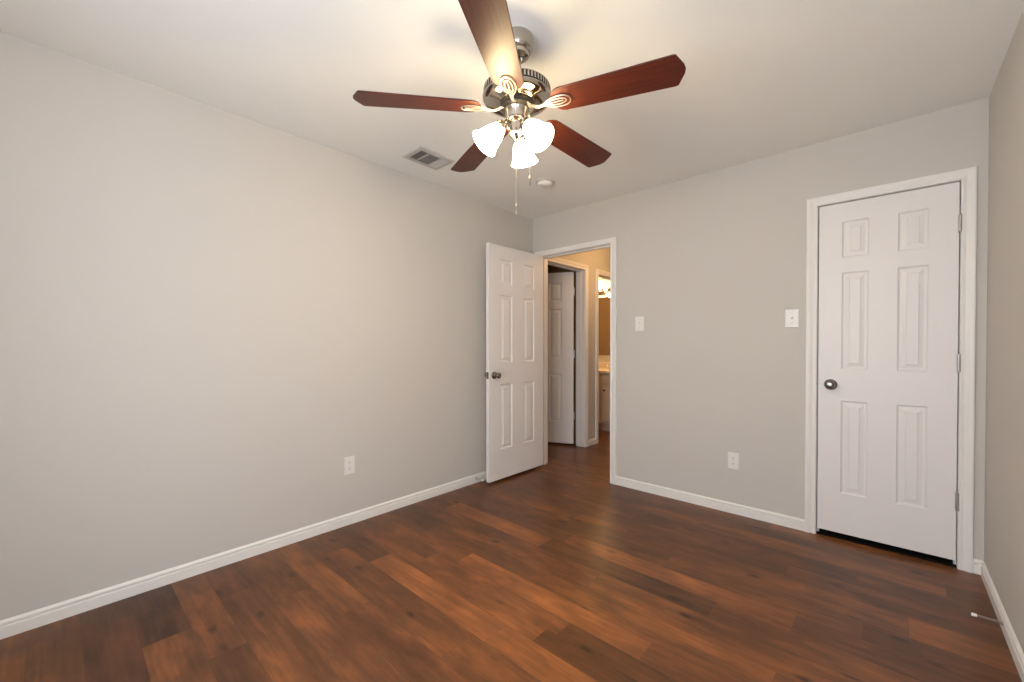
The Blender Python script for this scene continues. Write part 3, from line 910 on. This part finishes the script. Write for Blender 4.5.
# ------------------------------------------------------------------ bathroom seen through the doorway
VY = 5.07
vx_a, vx_b = -3.95, XH2 - 0.003
van = thing('bathroom_vanity', 'pale bathroom vanity cabinet glimpsed through the far doorway', 'vanity', ((vx_a + vx_b) / 2, VY, 0))
cx = (vx_a + vx_b) / 2
hw = (vx_b - vx_a) / 2
bm = bmesh.new(); box(bm, -hw, hw, 0.012, YEND - VY - 0.003, 0.095, 0.800); box(bm, -hw, hw, 0.065, YEND - VY - 0.003, 0.0, 0.095)
link_mesh('carcass', bm, M['cabinet'], van)
bm = bmesh.new(); box(bm, -hw, hw, -0.022, YEND - VY - 0.003, 0.802, 0.838, 0.006); box(bm, -hw, hw, YEND - VY - 0.022, YEND - VY - 0.003, 0.838, 0.935, 0.003)
link_mesh('countertop', bm, M['counter'], van)
for i, (xa, xb) in enumerate(((-3.93, -3.61), (-3.59, -3.27), (-3.25, -2.967), (-2.950, -2.785))):
    xa -= cx; xb -= cx
    bm = bmesh.new()
    box(bm, xa, xb, -0.008, 0.012, 0.125, 0.640, 0.002)
    ins = 0.045 if i < 3 else 0.030
    box(bm, xa + ins, xb - ins, -0.013, -0.006, 0.125 + ins, 0.640 - ins * 1.6, 0.003)
    dr = link_mesh('cabinet_door', bm, M['cabinet'], van)
    bm = bmesh.new()
    lathe(bm, [(0, 0), (0.006, 0), (0.006, 0.010), (0.014, 0.016), (0.014, 0.022), (0, 0.026)], 18, Matrix.Translation((xa + 0.045 if i % 2 else xb - 0.045, -0.008, 0.600 if i < 3 else 0.570)) @ Matrix.Rotation(PI / 2, 4, 'X'))
    link_mesh('cabinet_knob', bm, M['black'], dr, smooth=True)
    bm = bmesh.new(); box(bm, xa, xb, -0.008, 0.012, 0.660, 0.780, 0.002)
    link_mesh('drawer_front', bm, M['cabinet'], van)
fa = thing('sink_faucet', 'small chrome faucet standing on the bathroom vanity top', 'faucet', (-3.02, 5.44, 0.8382))
bm = bmesh.new(); lathe(bm, [(0, 0), (0.024, 0), (0.024, 0.006), (0.016, 0.012), (0.014, 0.075), (0.012, 0.082), (0, 0.084)], 24)
link_mesh('faucet_body', bm, M['chrome'], fa, smooth=True)
bm = bmesh.new(); tube(bm, [(0, 0, 0.05), (0, -0.03, 0.066), (0, -0.07, 0.072), (0, -0.10, 0.066), (0, -0.11, 0.05)], 0.0095, 12)
link_mesh('spout', bm, M['chrome'], fa, smooth=True)
bm = bmesh.new(); tube(bm, [(0, 0, 0.082), (0, 0.006, 0.095), (0, 0.03, 0.108)], [0.010, 0.008, 0.006], 10)
link_mesh('handle', bm, M['chrome'], fa, smooth=True)
mir = thing('bathroom_mirror', 'frameless wall mirror above the bathroom vanity', 'mirror', (cx, YEND, 1.04))
bm = bmesh.new(); box(bm, -hw + 0.02, hw - 0.02, -0.006, -0.001, 0, 0.88)
link_mesh('mirror_glass', bm, M['mirror'], mir)
for xx in (-0.35, 0.0, 0.35):
    bm = bmesh.new(); box(bm, xx - 0.012, xx + 0.012, -0.009, 0, -0.008, 0.008)
    link_mesh('mirror_clip', bm, M['chrome'], mir)
vl = thing('vanity_light', 'lit vanity light bar with frosted glass bells above the bathroom mirror', 'wall lamp', (-3.25, YEND, 2.01))
bm = bmesh.new(); box(bm, -0.42, 0.42, -0.028, 0, -0.055, 0.055, 0.006)
link_mesh('back_plate', bm, M['chrome'], vl)
for i, xx in enumerate((-0.30, 0.0, 0.30)):
    bm = bmesh.new(); tube(bm, [(xx, -0.026, 0), (xx, -0.075, -0.006), (xx, -0.105, 0.0), (xx, -0.11, 0.02)], 0.009, 10)
    am = link_mesh('lamp_arm', bm, M['chrome'], vl, smooth=True)
    bm = bmesh.new()
    o = [(0.022, 0.0), (0.026, -0.012), (0.040, -0.035), (0.050, -0.065), (0.060, -0.100), (0.068, -0.125)]
    o = [(r, -z) for r, z in o]
    lathe(bm, o + [(r - 0.003, z) for r, z in o[::-1]], 32, Matrix.Translation((xx, -0.11, 0.018)), True)
    link_mesh('glass_bell', bm, M['vanity_shade'], am, smooth=True)
    ld = bpy.data.lights.new('vanity_bulb_light', 'POINT')
    ld.energy = VANITY_BULB; ld.color = (1.0, 0.62, 0.28); ld.shadow_soft_size = 0.03
    lo = bpy.data.objects.new('vanity_bulb_light', ld); COL.objects.link(lo)
    lo.location = (-3.25 + xx, YEND - 0.20, 1.97)
hl = thing('unseen_hall_light', 'unseen round flush glass ceiling light added in the hall beyond the doorway', 'ceiling lamp', (-1.95, 4.25, H))  # unseen lamp, added for the warm light on the hall wall
bm = bmesh.new(); lathe(bm, [(0, 0), (0.135, 0), (0.138, -0.010), (0.130, -0.022), (0, -0.022)], 40)
link_mesh('base_ring', bm, M['nickel'], hl, smooth=True)
bm = bmesh.new(); lathe(bm, [(0, -0.022), (0.125, -0.022), (0.120, -0.050), (0.095, -0.080), (0.050, -0.098), (0, -0.103)], 40)
link_mesh('glass_dome', bm, M['dome'], hl, smooth=True)
ld = bpy.data.lights.new('unseen_hall_lamp', 'POINT')
ld.energy = UNSEEN_HALL_LAMP; ld.color = (1.0, 0.56, 0.22); ld.shadow_soft_size = 0.06
lo = bpy.data.objects.new('unseen_hall_lamp', ld); COL.objects.link(lo)
lo.location = (-1.95, 4.25, H - 0.17)
